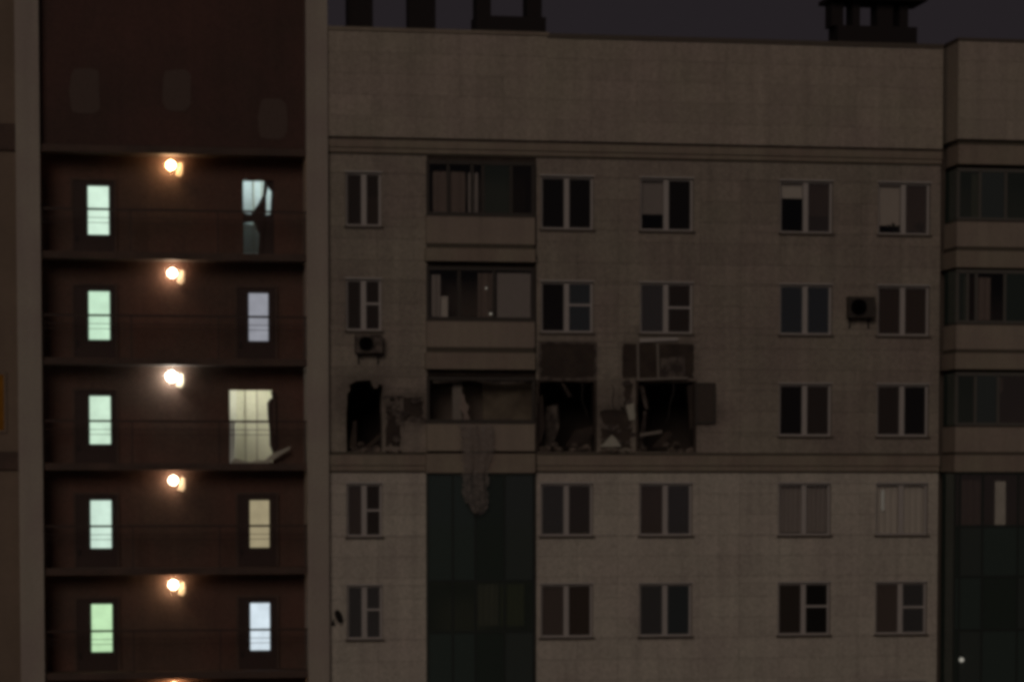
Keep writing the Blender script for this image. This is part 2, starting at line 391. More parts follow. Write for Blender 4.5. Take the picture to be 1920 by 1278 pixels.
# ---- windows
def window(r, tl=None, tr=None, gl=('gl_a', 'gl_a'), frame='pvc', mull=.5):
    x0, z0, x1, z1 = r; y0, y1 = .07, .15; fw = .065
    xm = x0+(x1-x0)*mull
    s = MB().box(x0, x0+fw, y0, y1, z0, z1).box(x1-fw, x1, y0, y1, z0, z1).box(x0+fw, x1-fw, y0, y1, z1-fw, z1).box(x0+fw, x1-fw, y0, y1, z0, z0+fw)
    f = s.build('window', M[frame], B)
    box('mullion', M[frame], f, xm-.075, xm+.075, y0-.012, y1, z0+fw, z1-fw)
    for (a, b, t, gm) in ((x0+fw, xm-.075, tl, gl[0]), (xm+.075, x1-fw, tr, gl[1])):
        box('pane', M[gm], f, a, b, y0+.04, y0+.05, z0+fw, z1-fw)
        if t:
            zt = z1-(z1-z0)*t; box('transom', M[frame], f, a, b, y0+.002, y1-.02, zt-.03, zt+.03)
    box('sill', M['sill'], f, x0-.05, x1+.05, -.10, y0-.002, z0-.05, z0+.012)
    box('lintel_trim', M[frame], f, x0-.03, x1+.03, -.046, .0, z1, z1+.045)
    return f
spec = {('A', 1): dict(gl=('gl_b', 'gl_b'), mull=.52), ('B', 1): dict(gl=('gl_e', 'gl_e')), ('C', 1): dict(gl=('gl_clear', 'gl_e')), ('D', 1): dict(gl=('gl_clear', 'gl_a')),
        ('E', 1): dict(gl=('gl_clear', 'gl_a')), ('A', 2): dict(tr=.47, gl=('gl_b', 'gl_b')), ('B', 2): dict(tr=.45, gl=('gl_e', 'gl_c')), ('C', 2): dict(tr=.48, gl=('gl_d', 'gl_b')),
        ('D', 2): dict(gl=('gl_c', 'gl_c')), ('E', 2): dict(gl=('gl_b', 'gl_b')), ('D', 3): dict(gl=('gl_e', 'gl_b')), ('E', 3): dict(gl=('gl_b', 'gl_e')),
        ('A', 4): dict(tr=.5, gl=('gl_a', 'gl_b')), ('B', 4): dict(gl=('gl_d', 'gl_a')), ('C', 4): dict(gl=('gl_a', 'gl_d')), ('D', 4): dict(gl=('gl_clear', 'gl_clear')),
        ('E', 4): dict(gl=('gl_clear', 'gl_clear')), ('A', 5): dict(tr=.45, gl=('gl_d', 'gl_d')), ('B', 5): dict(gl=('gl_a', 'gl_b')), ('C', 5): dict(gl=('gl_d', 'gl_c')),
        ('D', 5): dict(tr=.45, gl=('gl_b', 'gl_e')), ('E', 5): dict(tr=.48, gl=('gl_a', 'gl_d'))}
for c, r in wins: window(wrect(c, r), **spec.get((c, r), {}))

# ---- loggia column: parapets, slabs, glazing
def balcony(x0, x1, zr, yf, zpt, zpb, zs0, zs1, panes, side=True, frame='darkframe', glassm='gl_bal', broken=False):
    """glazed balcony: glazing from zpt up to zr[1], parapet below, slab under it. yf = front"""
    z1 = zr[1]
    b = box('balcony', M['parapet'], B, x0, x1, yf, yf+.08, zpb, zpt)
    if side: box('side_parapet', M['parapet'], b, x0, x0+.08, yf+.081, -.002, zpb, zpt)
    box('parapet_rail', M['darkframe'], b, x0-.01, x1, yf-.02, yf+.1, zpt, zpt+.05)
    if zs1: box('balcony_slab', M['cornice'], b, x0-.03, x1, yf-.05, .6, zs0, zs1)
    if zs1: box('shade_joint', M['joint_shade'], b, x0+.02, x1-.02, yf+.03, -.002, zs1, zpb)
    yy = yf+.03; fw = .085
    xs = [x0+(x1-x0)*p for p in panes]
    s = MB().box(x0, x1, yy, yy+.05, z1-.10, z1).box(x0+fw, x1-fw, yy+.003, yy+.048, zpt+.05, zpt+.12)
    for i, x in enumerate(xs):
        a = x-fw/2 if 0 < i < len(xs)-1 else (x if i == 0 else x-fw)
        s.box(a, a+fw, yy, yy+.05, zpt+.05, z1-.08)
    s.build('glazing_frame', M[frame], b)
    if not broken:
        for i in range(len(xs)-1): box('pane', M[glassm if isinstance(glassm, str) else glassm[i]], b, xs[i]+fw/2+.01, xs[i+1]-fw/2-.01, yy+.02, yy+.028, zpt+.05, z1-.08)
    box('loggia_back_wall', M['room'], b, x0+.05, x1+.0, 1.3, 1.4, zpb, z1)
    return b
LYF = -.26
Zp = lambda py, px=900, Y=LYF: at(px, py, Y)[1]
X = lambda px, py=600, Y=LYF: at(px, py, Y)[0]
lx0, lx1 = X(800), X(1003)
bal1 = balcony(lx0, lx1, (0, Zp(302)), LYF, Zp(406), Zp(457), Zp(490), Zp(466), (0, .2, .42, .52, .78, 1), glassm=('gl_clear', 'gl_clear', 'gl_clear', 'gl_bal', 'gl_e'))
bal2 = balcony(lx0, lx1, (0, Zp(500)), LYF, Zp(602), Zp(651), Zp(692), Zp(661), (0, .30, .62, 1), glassm='gl_clear')
bal3 = balcony(lx0, lx1, (0, Zp(706)), LYF, Zp(794), Zp(845), None, None, (0, 1), broken=True)
bal3['label'] = 'balcony stripped of its glazing by the blast'
box('balcony_cornice', M['cornice'], bal3, lx0-.03, lx1, LYF-.05, .6, Zp(886), Zp(850))
# lower loggia: glazed from slab to slab
def tall_loggia(name_parent, x0, x1, yf, z_top, z_bot, zmids, panes, glassm, upper, ug='gl_bal'):
    b = MB()
    xs = [x0+(x1-x0)*p for p in panes]
    zs = [z_top]+zmids+[z_bot]
    for i, x in enumerate(xs):
        a = max(x0, min(x-.03, x1-.06)); b.box(a, a+.06, yf, yf+.06, z_bot, z_top)
    for z in zs: b.box(x0+.06, x1-.06, yf+.003, yf+.055, z-.035, z+.035)
    o = b.build('glazed_loggia', M['loggiaframe'], B)
    for i in range(len(xs)-1):
        for j in range(len(zs)-1):
            box('pane', M[ug if j in upper else ('gl_deep', 'gl_deep2', 'gl_deep3', 'gl_deep')[(i*3+j*2) % 4]], o, xs[i]+.032, xs[i+1]-.032, yf+.025, yf+.033, zs[j+1]+.035, zs[j]-.035)
    box('side_glazing', M['gl_deep'], o, x0+.002, x0+.02, yf+.061, -.002, z_bot, z_top)
    box('loggia_back_wall', M['room'], o, x0+.05, x1, 1.3, 1.4, z_bot, z_top)
    return o
lo = tall_loggia(B, lx0, lx1, LYF+.04, Zp(889), Zp(1278)-4, [Zp(1088), Zp(1184), Zp(1278)-.1], (0, .24, .45, .72, 1), 'gl_deep', (1,))
for py in (1088,): box('floor_slab', M['room'], B, lx0+.07, lx1-.07, LYF+.14, 1.28, Zp(py)-.1, Zp(py)+.06)

# ---- right-hand bay, standing well forward of the facade
RY = -1.2
bx0, bx1 = X(1793, 600, RY), X(2060, 600, RY)
Zr = lambda py: at(1880, py, RY)[1]
ZBAY = Zr(78)
rb = MB().box(bx0, bx1, RY+.04, WALL_T, Zr(262), ZBAY).build('bay_attic_wall', M['tile_attic'], B)
attic_panels(bx0+.0, bx1, Zr(262), ZBAY-.02, 3, 5, RY, rb, M['tile_attic'])
box('coping', M['sill'], B, bx0-.04, bx1, RY-.05, WALL_T, ZBAY+.003, ZBAY+.07)
box('bay_cornice', M['cornice'], B, bx0+.05, bx1, RY+.08, 0, Zr(308), Zr(272))
box('shade_joint', M['joint_shade'], B, bx0+.08, bx1, RY+.14, 0, Zr(272), Zr(262))  # dark strip colours in the shade under the bay attic
r1 = balcony(bx0, bx1, (0, Zr(316)), RY, Zr(416), Zr(463), Zr(502), Zr(471), (0, .16, .34, .6, 1), glassm=('gl_bal', 'gl_deep2', 'gl_bal', 'gl_deep3'), frame='bayframe')
r2 = balcony(bx0, bx1, (0, Zr(506)), RY, Zr(609), Zr(655), Zr(692), Zr(662), (0, .08, .14, .34, .6, 1), glassm=('gl_bal', 'gl_e', 'gl_clear', 'gl_deep3', 'gl_bal'), frame='bayframe')
r3 = balcony(bx0, bx1, (0, Zr(698)), RY, Zr(800), Zr(847), Zr(884), Zr(853), (0, .14, .3, .5, 1), frame='bayframe', glassm=('gl_bal', 'gl_deep2', 'gl_a', 'gl_bal'))
for b_, z0_, z1_ in ((r1, Zr(416), Zr(316)), (r2, Zr(609), Zr(506)), (r3, Zr(800), Zr(698))):
    box('side_glazing', M['gl_deep'], b_, bx0+.01, bx0+.03, RY+.1, -.05, z0_+.05, z1_-.02)
rl = tall_loggia(B, bx0, bx1, RY+.03, Zr(887), Zr(1278)-4, [Zr(986), Zr(1080), Zr(1180), Zr(1278)-.1], (0, .04, .2, .45, .7, 1), 'gl_deep', (0,), 'gl_a')
box('bay_inner_wall', M['room'], B, bx1-.1, bx1, RY+.2, 1.2, 20, ZBAY-.1)
box('bay_lower_wall', M['joint_shade'], B, bx0, bx1, RY, WALL_T, 0, Zr(1278)-4.05)
for py in (500, 690, 882, 1085): box('floor_slab', M['room'], B, bx0+.1, bx1-.12, RY+.7, 1.28, Zr(py)-.05, Zr(py)+.05)

# ------------------------------------------------------------------ stairwell
PYF = -.25; SY = .85                         # pilaster front, stairwell back wall
XP = lambda px, Y=PYF: at(px, 640, Y)[0]
box('pilaster', M['pilaster'], B, XP(33), XP(78), PYF, SY+.3, 0, ZTOPL+2.6)
box('pilaster', M['pilaster'], B, XP(576), XP(616), PYF, SY+.3, 0, ZTOPL+2.6)
sx0, sx1 = XP(78)+.002, XP(576)-.002
# landings
rail_z = [at(190, p, -.02)[1] for p in (387, 591, 789, 988, 1185)]
z_off = sum(z - (45.0-3.0*k) for k, z in enumerate(rail_z))/5
land = [45.0-3.0*k+z_off-1.20 for k in range(-1, 6)]          # top of landing slabs; [0] is the ceiling slab of the top landing
SW = SY+.3
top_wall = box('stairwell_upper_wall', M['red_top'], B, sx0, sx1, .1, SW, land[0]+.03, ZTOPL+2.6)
for (px, py, w_, h_) in ((160, 172, .88, 1.35), (332, 168, .86, 1.2), (512, 222, .85, 1.2)):
    x, z = at(px, py, .1); n = 14
    pts = []
    for k in range(n):
        a = 2*math.pi*k/n; q = 4
        pts.append((x+w_/2*math.copysign(abs(math.cos(a))**(2/q), math.cos(a))*random.uniform(.88, 1.05), z+h_/2*math.copysign(abs(math.sin(a))**(2/q), math.sin(a))*random.uniform(.9, 1.05)))
    MB().prism([pts], .088, .1).build('plaster_patch', M['patch'], top_wall)
Zs0 = land[-1]-3
# doors in the back wall
dl_x = (at(167, 640, SY)[0], at(206, 640, SY)[0]); dr_x = (at(466.5, 640, SY)[0], at(503, 640, SY)[0])
top_pane = [at(190, p, SY)[1] for p in (347, 547, 743, 938, 1133)]
po = sum(z-(45.0-3*k) for k, z in enumerate(top_pane))/5
pane_t = [45.0-3*k+po for k in range(5)]
bot = [at(190, p, SY)[1] for p in (438, 638, 832, 1027, 1221)]
ph = sum(t-b for t, b in zip(pane_t, bot))/5
openR1 = rect(456, 338, 514, 476, SY); openR3 = rect(431, 731, 512, 868, SY)
openR1 = (openR1[0], land[1]+.04, openR1[2], openR1[3]); openR3 = (openR3[0], land[3]+.04, openR3[2], openR3[3])
back = [(sx0, 0, sx1, land[0]+.03)]
for h in (openR1, openR3): back = subtract(back, h)
mb = MB()
for a, b, c, d in back: mb.box(a, c, SY, SY+.25, b, d)
sw = mb.build('stairwell_back_wall', M['red'], B)
for k, z in enumerate(land):
    s = box('landing_slab', M['slab'], B, sx0, sx1, -.1, SY-.003, z-.2, z)
    if k == 0: continue
    if k < 7:
        # railing
        y = -.03; r = MB().box(sx0, sx1, y-.03, y+.03, z+1.17, z+1.23).build('railing', M['rail'], B)
        for dz in (.96, .82): box('bar', M['rail'], r, sx0, sx1, y-.008, y+.008, z+dz-.008, z+dz+.008)
        for i in range(4):
            x = sx0+.05+(sx1-sx0-.1)*i/3; box('post', M['rail'], r, x-.02, x+.02, y-.02, y+.02, z+.002, z+1.168)
lit = {('L', 0): (0.66, 0.86, 0.70), ('L', 1): (0.56, 0.80, 0.59), ('L', 2): (0.60, 0.80, 0.62), ('L', 3): (0.60, 0.78, 0.66), ('L', 4): (0.52, 0.78, 0.46),
       ('R', 1): (0.27, 0.275, 0.31), ('R', 3): (0.32, 0.27, 0.165), ('R', 4): (0.66, 0.76, 0.83)}
def door(side, k):
    px = dl_x if side == 'L' else dr_x
    zt = pane_t[k]; zb = zt-ph; zf = land[k+1]
    x0, x1 = px[0]-.42, px[1]+.16
    if side == 'R': x0, x1 = px[0]-.34, px[1]+.2
    d = MB().box(x0, x1, SY-.05, SY-.002, zf+.003, zb).box(x0, x1, SY-.05, SY-.002, zt, zt+.16).box(x0, px[0], SY-.05, SY-.002, zb, zt).box(px[1], x1, SY-.05, SY-.002, zb, zt).build('door', M['door'], B)
    MB().box(x0-.07, x0-.002, SY-.08, SY-.003, zf+.003, zt+.23).box(x1+.002, x1+.07, SY-.08, SY-.003, zf+.003, zt+.23).box(x0-.002, x1+.002, SY-.08, SY-.003, zt+.162, zt+.23).build('door_frame', M['slab'], d)
    c = lit[(side, k)]
    box('pane', emit('lit_door_glass_%s%d' % (side, k), c, 1.0, .22, 2.5), d, px[0]+.002, px[1]-.002, SY-.03, SY-.004, zb+.002, zt-.002)
    box('handle', M['darkmetal'], d, x0+.08, x0+.11, SY-.10, SY-.051, zb-.2, zb-.03)
    d['label'] = 'dark door with a tall lit glass pane'
for k in range(5):
    door('L', k)
    if k in (1, 3, 4): door('R', k)
# the two lit lobbies behind the blasted doors
def lobby(r, depth, m, mleft, power, col, zf):
    x0, z0, x1, z1 = r; ya, yb = SY+.25, SY+.25+depth; xa, xb = x0-.25, x1+.9; zz = z1+.35
    o = box('lobby', m, B, xa, xb, yb, yb+.06, zf, zz)
    box('lobby_ceiling', m, o, xa, xb, ya, yb, zz+.002, zz+.06); box('lobby_floor', M['slab'], o, xa, xb, ya, yb, zf-.05, zf-.002)
    box('lobby_wall', mleft, o, xa-.06, xa-.002, ya, yb, zf, zz); box('lobby_wall', m, o, xb+.002, xb+.06, ya, yb, zf, zz)
    box('lobby_pier', mleft, o, xa, x0+.30, yb-.18, yb-.002, zf, zz)
    for q in (.45, .72): box('inner_jamb', M['lobby_dim'], o, x0+(x1-x0)*q, x0+(x1-x0)*q+.035, yb-.07, yb-.002, zf, zz)
    l = MB().lathe(((x0+x1)/2+.2, ya+depth*.4, zz-.1), [(.02, .1), (.24, .09), (.26, .03), (.18, -.0), (.02, -.01)]).build('lobby_lamp', emit('lobby_lamp_glow', col, power), o, smooth=True)
    return o
lobby(openR3, 1.5, M['lobby'], M['lobby_white'], 21, (1.0, .96, .84), land[3]+.003)
lobby(openR1, 1.3, M['lobby_blue'], M['lobby_blue'], 19, (.86, 1.0, 1.0), land[1]+.003)
def poly(name, pts, y, t, m, parent=None, Y=None):
    return MB().prism([[at(px, py, Y if Y is not None else y) for px, py in pts]], y, y+t).build(name, m, parent)
# blasted door, top landing
d1 = poly('broken_door', [(505, 336), (515, 336), (515, 477), (494, 477), (495, 440), (484, 432), (478, 414), (471, 400), (483, 384), (494, 366), (498, 345)], SY+.02, .05, M['door'], B)
d1['label'] = 'shattered door leaf hanging in front of the bluish lit lobby'
bpy.data.objects.remove(d1)
d1 = empty('broken_door', parent=B); d1['label'] = 'shattered door leaf hanging in front of the bluish lit lobby'
poly('leaf_shard', [(495, 338), (503, 338), (502, 352), (499, 368), (499, 400), (494, 432), (492, 476), (484, 476), (487, 440), (478, 424), (470, 402), (482, 386), (493, 366)], SY+.03, .05, M['door'], d1)
poly('leaf_shard', [(501, 338), (516, 338), (516, 478), (488, 478), (490, 432), (499, 403), (507, 402), (509, 360), (503, 352)], SY+.10, .05, M['door'], d1)
poly('leaf_shard', [(455, 399), (471, 402), (476, 416), (455, 418)], SY+.06, .04, M['door'], d1)
poly('dusty_glass', [(456, 418), (486, 424), (490, 474), (456, 474)], SY+.09, .02, glass('glass_dusty', (.62, .62, .60), .08, (.2, .2, .18), .25), d1)
# blasted door, third landing
d3 = empty('broken_door', parent=B); d3['label'] = 'torn-out door with a dark jagged leaf beside the bright lobby'
poly('leaf_shard', [(508, 733), (517, 735), (519, 748), (520, 800), (522, 838), (512, 850), (506, 834), (505, 800), (502, 775), (501, 755), (506, 748), (511, 745)], SY-.06, .05, M['door'], d3)
poly('leaf_shard', [(512, 746), (516, 748), (517, 812), (513, 815)], SY-.10, .03, M['slab'], d3)
poly('frame_splinter', [(431, 790), (441, 792), (440, 868), (431, 868)], SY-.02, .05, M['lobby_white'], d3)
# wreckage on that landing
o = poly('door_panel_fragment', [(497, 862), (508, 851), (528, 843), (545, 836), (543, 842), (528, 851), (512, 862), (502, 869)], SY-.35, .04, M['plate'])
tag(o, 'pale torn board lying aslant beside the bright doorway', 'board')
o = poly('plaster_heap', [(433, 866), (441, 858), (455, 863), (470, 866), (482, 862), (498, 862), (503, 870), (486, 872), (470, 870), (452, 871), (438, 869)], SY-.12, .25, M['plate'])
tag(o, 'low heap of pale plaster on the threshold of the bright doorway', 'rubble heap')
# lamps
lamp_cols = [(1.0, .66, .34), (1.0, .76, .52), (.94, 1.0, .90), (1.0, .78, .54), (1.0, .74, .46), (1.0, .60, .30)]
lamp_px = [308, 514, 707, 900, 1095, 1288]
words = ['topmost orange', 'second from top warm', 'white', 'fourth from top warm', 'fifth from top warm', 'lowest orange half cut']
lz0 = sum(at(323, p, SY-.22)[1]+3*k for k, p in enumerate(lamp_px[:5]))/5
for k in range(6):
    x = at(323, 700, SY-.2)[0]+(0, .02, -.015, .01, -.01, 0)[k]; z = lz0-3*k+(.05, -.03, 0, .01, -.01, 0)[k]; y = SY-.2
    L = empty('wall_lamp', (x, SY, z))
    tag(L, words[k] + ' lamp on the red stairwell wall' if k < 5 else 'lowest stairwell lamp, cut by the bottom edge of the picture', 'lamp', 'lamps of the stairwell landings')
    e = emit('lamp_glow_%d' % k, lamp_cols[k], (50, 42, 58, 38, 44, 48)[k])
    gr = (.125, .12, .14, .12, .125, .13)[k]
    prof = [(.02, gr)]+[(gr*math.cos(a), gr*math.sin(a)*.92) for a in [R(d) for d in (60, 35, 10, -15, -40, -65)]]+[(.02, -gr)]
    def rel(m_): return m_
    s = MB().lathe((0, y-SY, 0), prof).build('globe', e, L, smooth=True)
    MB().lathe((0, -.085, 0), [(.07, 0), (.085, .03), (.085, .083)], axis='y').build('base', M['darkmetal'], L)
    o = MB().prism([[(.13, -.27), (.27, -.33), (.34, -.22), (.33, .06), (.24, .10)]], -.02, 0); o = o.build('reflector', M['reflector'], L); o.location = (.0, -.12, 0)
    for v in o.data.vertices: v.co.y -= (v.co.x-.17)*.6

# ------------------------------------------------------------------ left wing
LY = .12
wl = box('left_wing_wall', M['brown'], B, at(-160, 640, LY)[0], XP(33), LY, LY+.3, 0, ZTOPL+2.6)
for (a, b_) in ((232, 282), (846, 880)):
    z1, z0 = at(16, a, LY)[1], at(16, b_, LY)[1]
    o = box('cornice', M['slab'], B, at(-160, 640, LY)[0], XP(33)-.002, LY-.1, LY-.002, z0, z1)
q = rect(-60, 702, 7, 806, LY)
f = MB().box(q[0]-.08, q[0], LY-.05, LY-.002, q[1]-.08, q[3]+.08).box(q[2], q[2]+.08, LY-.05, LY-.002, q[1]-.08, q[3]+.08).box(q[0], q[2], LY-.05, LY-.002, q[3], q[3]+.08).box(q[0], q[2], LY-.05, LY-.002, q[1]-.08, q[1]).build('window', M['brown'], B)
f['label'] = 'window with dim orange light at the left edge'
box('pane', emit('orange_window', (1.0, .36, .04), .032, .3), f, q[0], q[2], LY-.03, LY-.003, q[1], q[3])

# ------------------------------------------------------------------ roof things (dark against the sky)
def vent(pxa, pxb, pyb, Y, ztop, cap, label):
    x0, z0 = at(pxa, pyb, Y); x1, _ = at(pxb, pyb, Y)
    zr = ZTOP-.8
    t = empty('roof_vent', ((x0+x1)/2, Y, zr)); tag(t, label, 'roof vent', 'vents on the roof')
    hw = (x1-x0)/2
    MB().box(-hw, hw, -hw*.8, hw*.8, 0, ztop-zr).build('shaft', M['vent'], t)
    MB().box(-hw-.14, hw+.14, -hw*.8-.14, hw*.8+.14, ztop-zr+.12, ztop-zr+.2).build('cap', M['vent'], t)
    MB().box(-hw+.03, -hw+.09, -.03, .03, ztop-zr, ztop-zr+.12).box(hw-.09, hw-.03, -.03, .03, ztop-zr, ztop-zr+.12).build('cap_post', M['vent'], t)
    return t
ZV = at(700, -60, 1.5)[1]
vent(650, 697, 52, 1.5, ZV, 1, 'black square roof vent nearest the stairwell pilaster')
vent(764, 814, 54, 1.5, ZV, 1, 'black square roof vent second from the stairwell pilaster')
def twin(pa, pb, legs, pbase, Y, ztop, label):
    x0, z0 = at(pa, pbase, Y); x1, _ = at(pb, pbase, Y); zr = ZTOP-.8
    t = empty('roof_vent', ((x0+x1)/2, Y, zr)); tag(t, label, 'roof vent', 'vents on the roof')
    xc = (x0+x1)/2; zb = at(pa, pbase-20, Y)[1]-zr
    MB().box(x0-xc, x1-xc, -.5, .5, 0, zb).build('base', M['vent'], t)
    for a, b_ in legs:
        xa, xb = at(a, pbase, Y)[0]-xc, at(b_, pbase, Y)[0]-xc
        MB().box(xa, xb, -.35, .35, zb, ztop-zr).build('shaft', M['vent'], t)
    MB().box(x0-xc-.25, x1-xc+.25, -.75, .75, ztop-zr, ztop-zr+.12).build('cap', M['vent'], t)
twin(888, 1018, ((890, 917), (984, 1012)), 54, 1.5, ZV, 'twin-shafted dark roof vent left of the parapet step')
twin(1562, 1710, ((1553, 1575), (1592, 1606), (1638, 1668), (1680, 1696)), 72, 1.5, at(1600, 6, 1.5)[1], 'dark roof vent under a wide flat cap at the right')
x0, z0 = at(628, 58, 3.5); x1, _ = at(1030, 58, 3.5)

# ------------------------------------------------------------------ curtains, blinds, clutter behind the glass
def curtain(name, r, fr, m, label, cat='curtain', waves=5, amp=.02, y=.22, group=None):
    x0, z0, x1, z1 = r; a, b, c, d = fr                   # fractions: left, bottom, right, top
    o = sheetmesh(x0+(x1-x0)*a, z0+(z1-z0)*b, x0+(x1-x0)*c, z0+(z1-z0)*d, y, waves, amp).build(name, M[m], smooth=True)
    return tag(o, label, cat, group)
WR = wrect
curtain('roller_blind', WR('C', 1), (.02, .33, .47, .98), 'curtain', 'pale roller blind two-thirds down in a left sash, top row', 'blind', 1, .002)
curtain('roller_blind', WR('D', 1), (.02, .68, .46, .98), 'curtain_pale', 'pale roller blind one-third down in a left sash, top row', 'blind', 1, .002)
curtain('curtain', WR('D', 1), (.54, .35, .98, .98), 'curtain_brown', 'brown half curtain beside the short pale blind, top row')
curtain('roller_blind', WR('E', 1), (.02, .19, .46, .98), 'blind', 'pale blind filling the left sash of the top right window', 'blind', 1, .002)
curtain('curtain', WR('E', 1), (.54, .1, .98, .98), 'curtain_brown', 'dull brown curtain in the right sash of the top right window')
curtain('curtain', WR('A', 1), (.54, .05, .98, .55), 'curtain_brown', 'short brown curtain in the narrow top window by the pilaster')
curtain('curtain', WR('B', 2), (.55, .05, .98, .97), 'curtain_olive', 'dim greenish curtain in the second row, right of the balconies')
curtain('curtain', WR('C', 2), (.04, .05, .46, .97), 'curtain_brown', 'dim brown curtain left of a cross-barred sash, second row')
curtain('curtain', WR('A', 4), (.04, .05, .46, .97), 'curtain_brown', 'brown curtain in the narrow window just under the cornice')
curtain('curtain', WR('B', 4), (.04, .05, .46, .97), 'curtain_olive', 'dark curtain in the window right of the dark glazed loggia')
curtain('curtain', WR('C', 4), (.03, .04, .98, .97), 'curtain_brown', 'full-width brown curtain in the middle window under the cornice', waves=9)
curtain('curtain', WR('D', 4), (.02, .06, .98, .98), 'curtain', 'full-width grey curtain in the window left of the pale-curtained one', waves=11)
curtain('curtain', WR('E', 4), (.02, .03, .98, .98), 'curtain_pale', 'full-width pale curtain of the brightest right-hand window', waves=8, y=.20)
curtain('curtain', WR('A', 5), (.04, .05, .98, .97), 'curtain_brown', 'dim curtain in the lowest narrow window by the pilaster', waves=7)
curtain('curtain', WR('B', 5), (.04, .05, .46, .97), 'curtain', 'grey gathered curtain in the lowest window right of the loggia')
curtain('curtain', WR('B', 5), (.54, .05, .98, .97), 'curtain_brown', 'brown curtain in the right sash of the lowest window by the loggia')
curtain('curtain', WR('E', 5), (.04, .05, .46, .97), 'curtain', 'grey-brown curtain in the left sash of the lowest right window')
curtain('curtain', WR('E', 2), (.04, .05, .98, .97), 'curtain_brown', 'dark brown curtain in the second-row window right of the dark air conditioner', waves=8)
# small lit lamp glimpsed in the pale window
x, z = at(1655, 938, .17)
t = empty('light_strip', (x, .17, z-.3)); tag(t, 'dim upright light strip glowing at the pale-curtained window', 'lamp')
MB().box(-.045, .045, -.012, .012, 0, .62).build('tube', emit('dim_tube', (.9, .82, .68), .13), t)
MB().box(-.06, .06, .013, .025, -.04, .66).build('backplate', M['pvc'], t)
# plants along a sill
def plant(px, py, w_, h_, label):
    x, z = at(px, py, .19); t = empty('potted_plant', (x, .19, z)); tag(t, label, 'plant', 'plants on the sill')
    MB().lathe((0, 0, 0), [(.05, 0), (.075, .1)], 10).build('pot', M['darkmetal'], t)
    s = MB()
    for k in range(36):
        a = random.uniform(-1, 1); p = Vector((a*w_*.5*.4, random.uniform(-.03, .03), .1)); q_ = Vector((a*w_*.5, random.uniform(-.05, .05), random.uniform(.12, h_)*(1-.5*abs(a))))
        n = Vector((random.uniform(.02, .05), 0, random.uniform(-.03, .03))); b = len(s.v)
        s.v += [tuple(p), tuple((p+q_)/2+n), tuple(q_), tuple((p+q_)/2-n)]; s.f.append((b, b+1, b+2, b+3))
    s.build('leaves', M['plant'], t)
plant(1678, 434, .66, .34, 'low dark plant on the sill in the left sash, top right window')
plant(1727, 434, .66, .36, 'low dark plant on the sill in the right sash, top right window')
# balcony contents
def bcurt(px0, py0, px1, py1, Y, m, label, waves=4, amp=.03, cat='curtain'):
    r = rect(px0, py0, px1, py1, Y)
    return tag(sheetmesh(*r, Y, waves, amp).build('curtain', M[m], smooth=True), label, cat)
bcurt(812, 322, 872, 402, LYF+.16, 'curtain_brown', 'brown gathered curtain at the left end of the top balcony', 3, .012)
bcurt(878, 324, 896, 402, LYF+.16, 'curtain', 'narrow pale curtain strip in the middle of the top balcony', 1, .012)
bcurt(932, 512, 995, 598, LYF+.14, 'curtain', 'grey blind filling the right pane of the second balcony', 1, .004)
bcurt(808, 515, 826, 598, LYF+.16, 'curtain', 'narrow pale curtain at the left end of the second balcony', 2)
bcurt(896, 512, 924, 598, LYF+.16, 'curtain_brown', 'narrow dull curtain right of centre in the second balcony', 2)
bcurt(890, 1095, 934, 1172, LYF+.18, 'curtain_brown', 'brown curtain left of the olive one in the dark glazed loggia', 4)
bcurt(938, 1095, 982, 1172, LYF+.18, 'curtain_olive', 'olive curtain at the right end of the dark glazed loggia', 4)
bcurt(841, 905, 856, 990, LYF+.16, 'curtain', 'narrow grey curtain strip high in the dark glazed loggia', 2)
bcurt(1800, 900, 1838, 984, RY+.16, 'curtain', 'grey curtain left of the lit strip in the right bay', 3)
bcurt(1850, 708, 1880, 735, RY+.16, 'curtain', 'short pale strip in place of a reflection, high in the third balcony of the right bay', 2)  # cloth strip put in for a pale reflection on the glazing
bcurt(1822, 322, 1850, 412, RY+.2, 'curtain_brown', 'dull curtain in the top balcony of the right bay', 3)
bcurt(1806, 520, 1856, 600, RY+.2, 'curtain_brown', 'dull curtain in the second balcony of the right bay', 4)
o = bcurt(1866, 902, 1886, 983, RY+.16, 'curtain_pale', 'narrow pale lit curtain strip in the right bay', 2); o.data.materials[0] = emit('lit_curtain', (.95, .85, .68), .15, .3)
def bin_box(px0, py0, px1, py1, Y, m, label, name='storage_box', cat='box'):
    r = rect(px0, py0, px1, py1, Y)
    o = MB().box(r[0], r[2], Y, Y+.3, r[1], r[3]).build(name, M[m], None, bevel=.015)
    l = MB().box(r[0]-.01, r[2]+.01, Y-.01, Y+.31, r[3]+.001, r[3]+.04).build('lid', M[m], o)
    return tag(o, label, cat)
bin_box(814, 558, 840, 602, LYF+.22, 'curtain_pale', 'pale box standing at the left end of the second balcony')
for px, py, Y, lab, s in ((912, 540, LYF+.15, 'tiny bright lamp high in the second balcony', .03), (920, 588, LYF+.12, 'tiny bright lamp low in the second balcony', .033), (1803, 1236, RY+.0, 'glowing dot in place of a highlight low in the right bay', .07)):  # the right bay dot is a highlight on glass, made as a glowing bulb
    x, z = at(px, py, Y); t = empty('bright_point', (x, Y, z)); tag(t, lab, 'lamp')
    MB().lathe((0, 0, 0), [(.01, -s), (s, -s*.5), (s, s*.4), (.01, s)], 10).build('bulb', emit('glint', (.9, .85, .72), .35), t, smooth=True)
    MB().lathe((0, 0, s), [(.012, 0), (.012, .12)], 6).build('stem', M['darkmetal'], t)

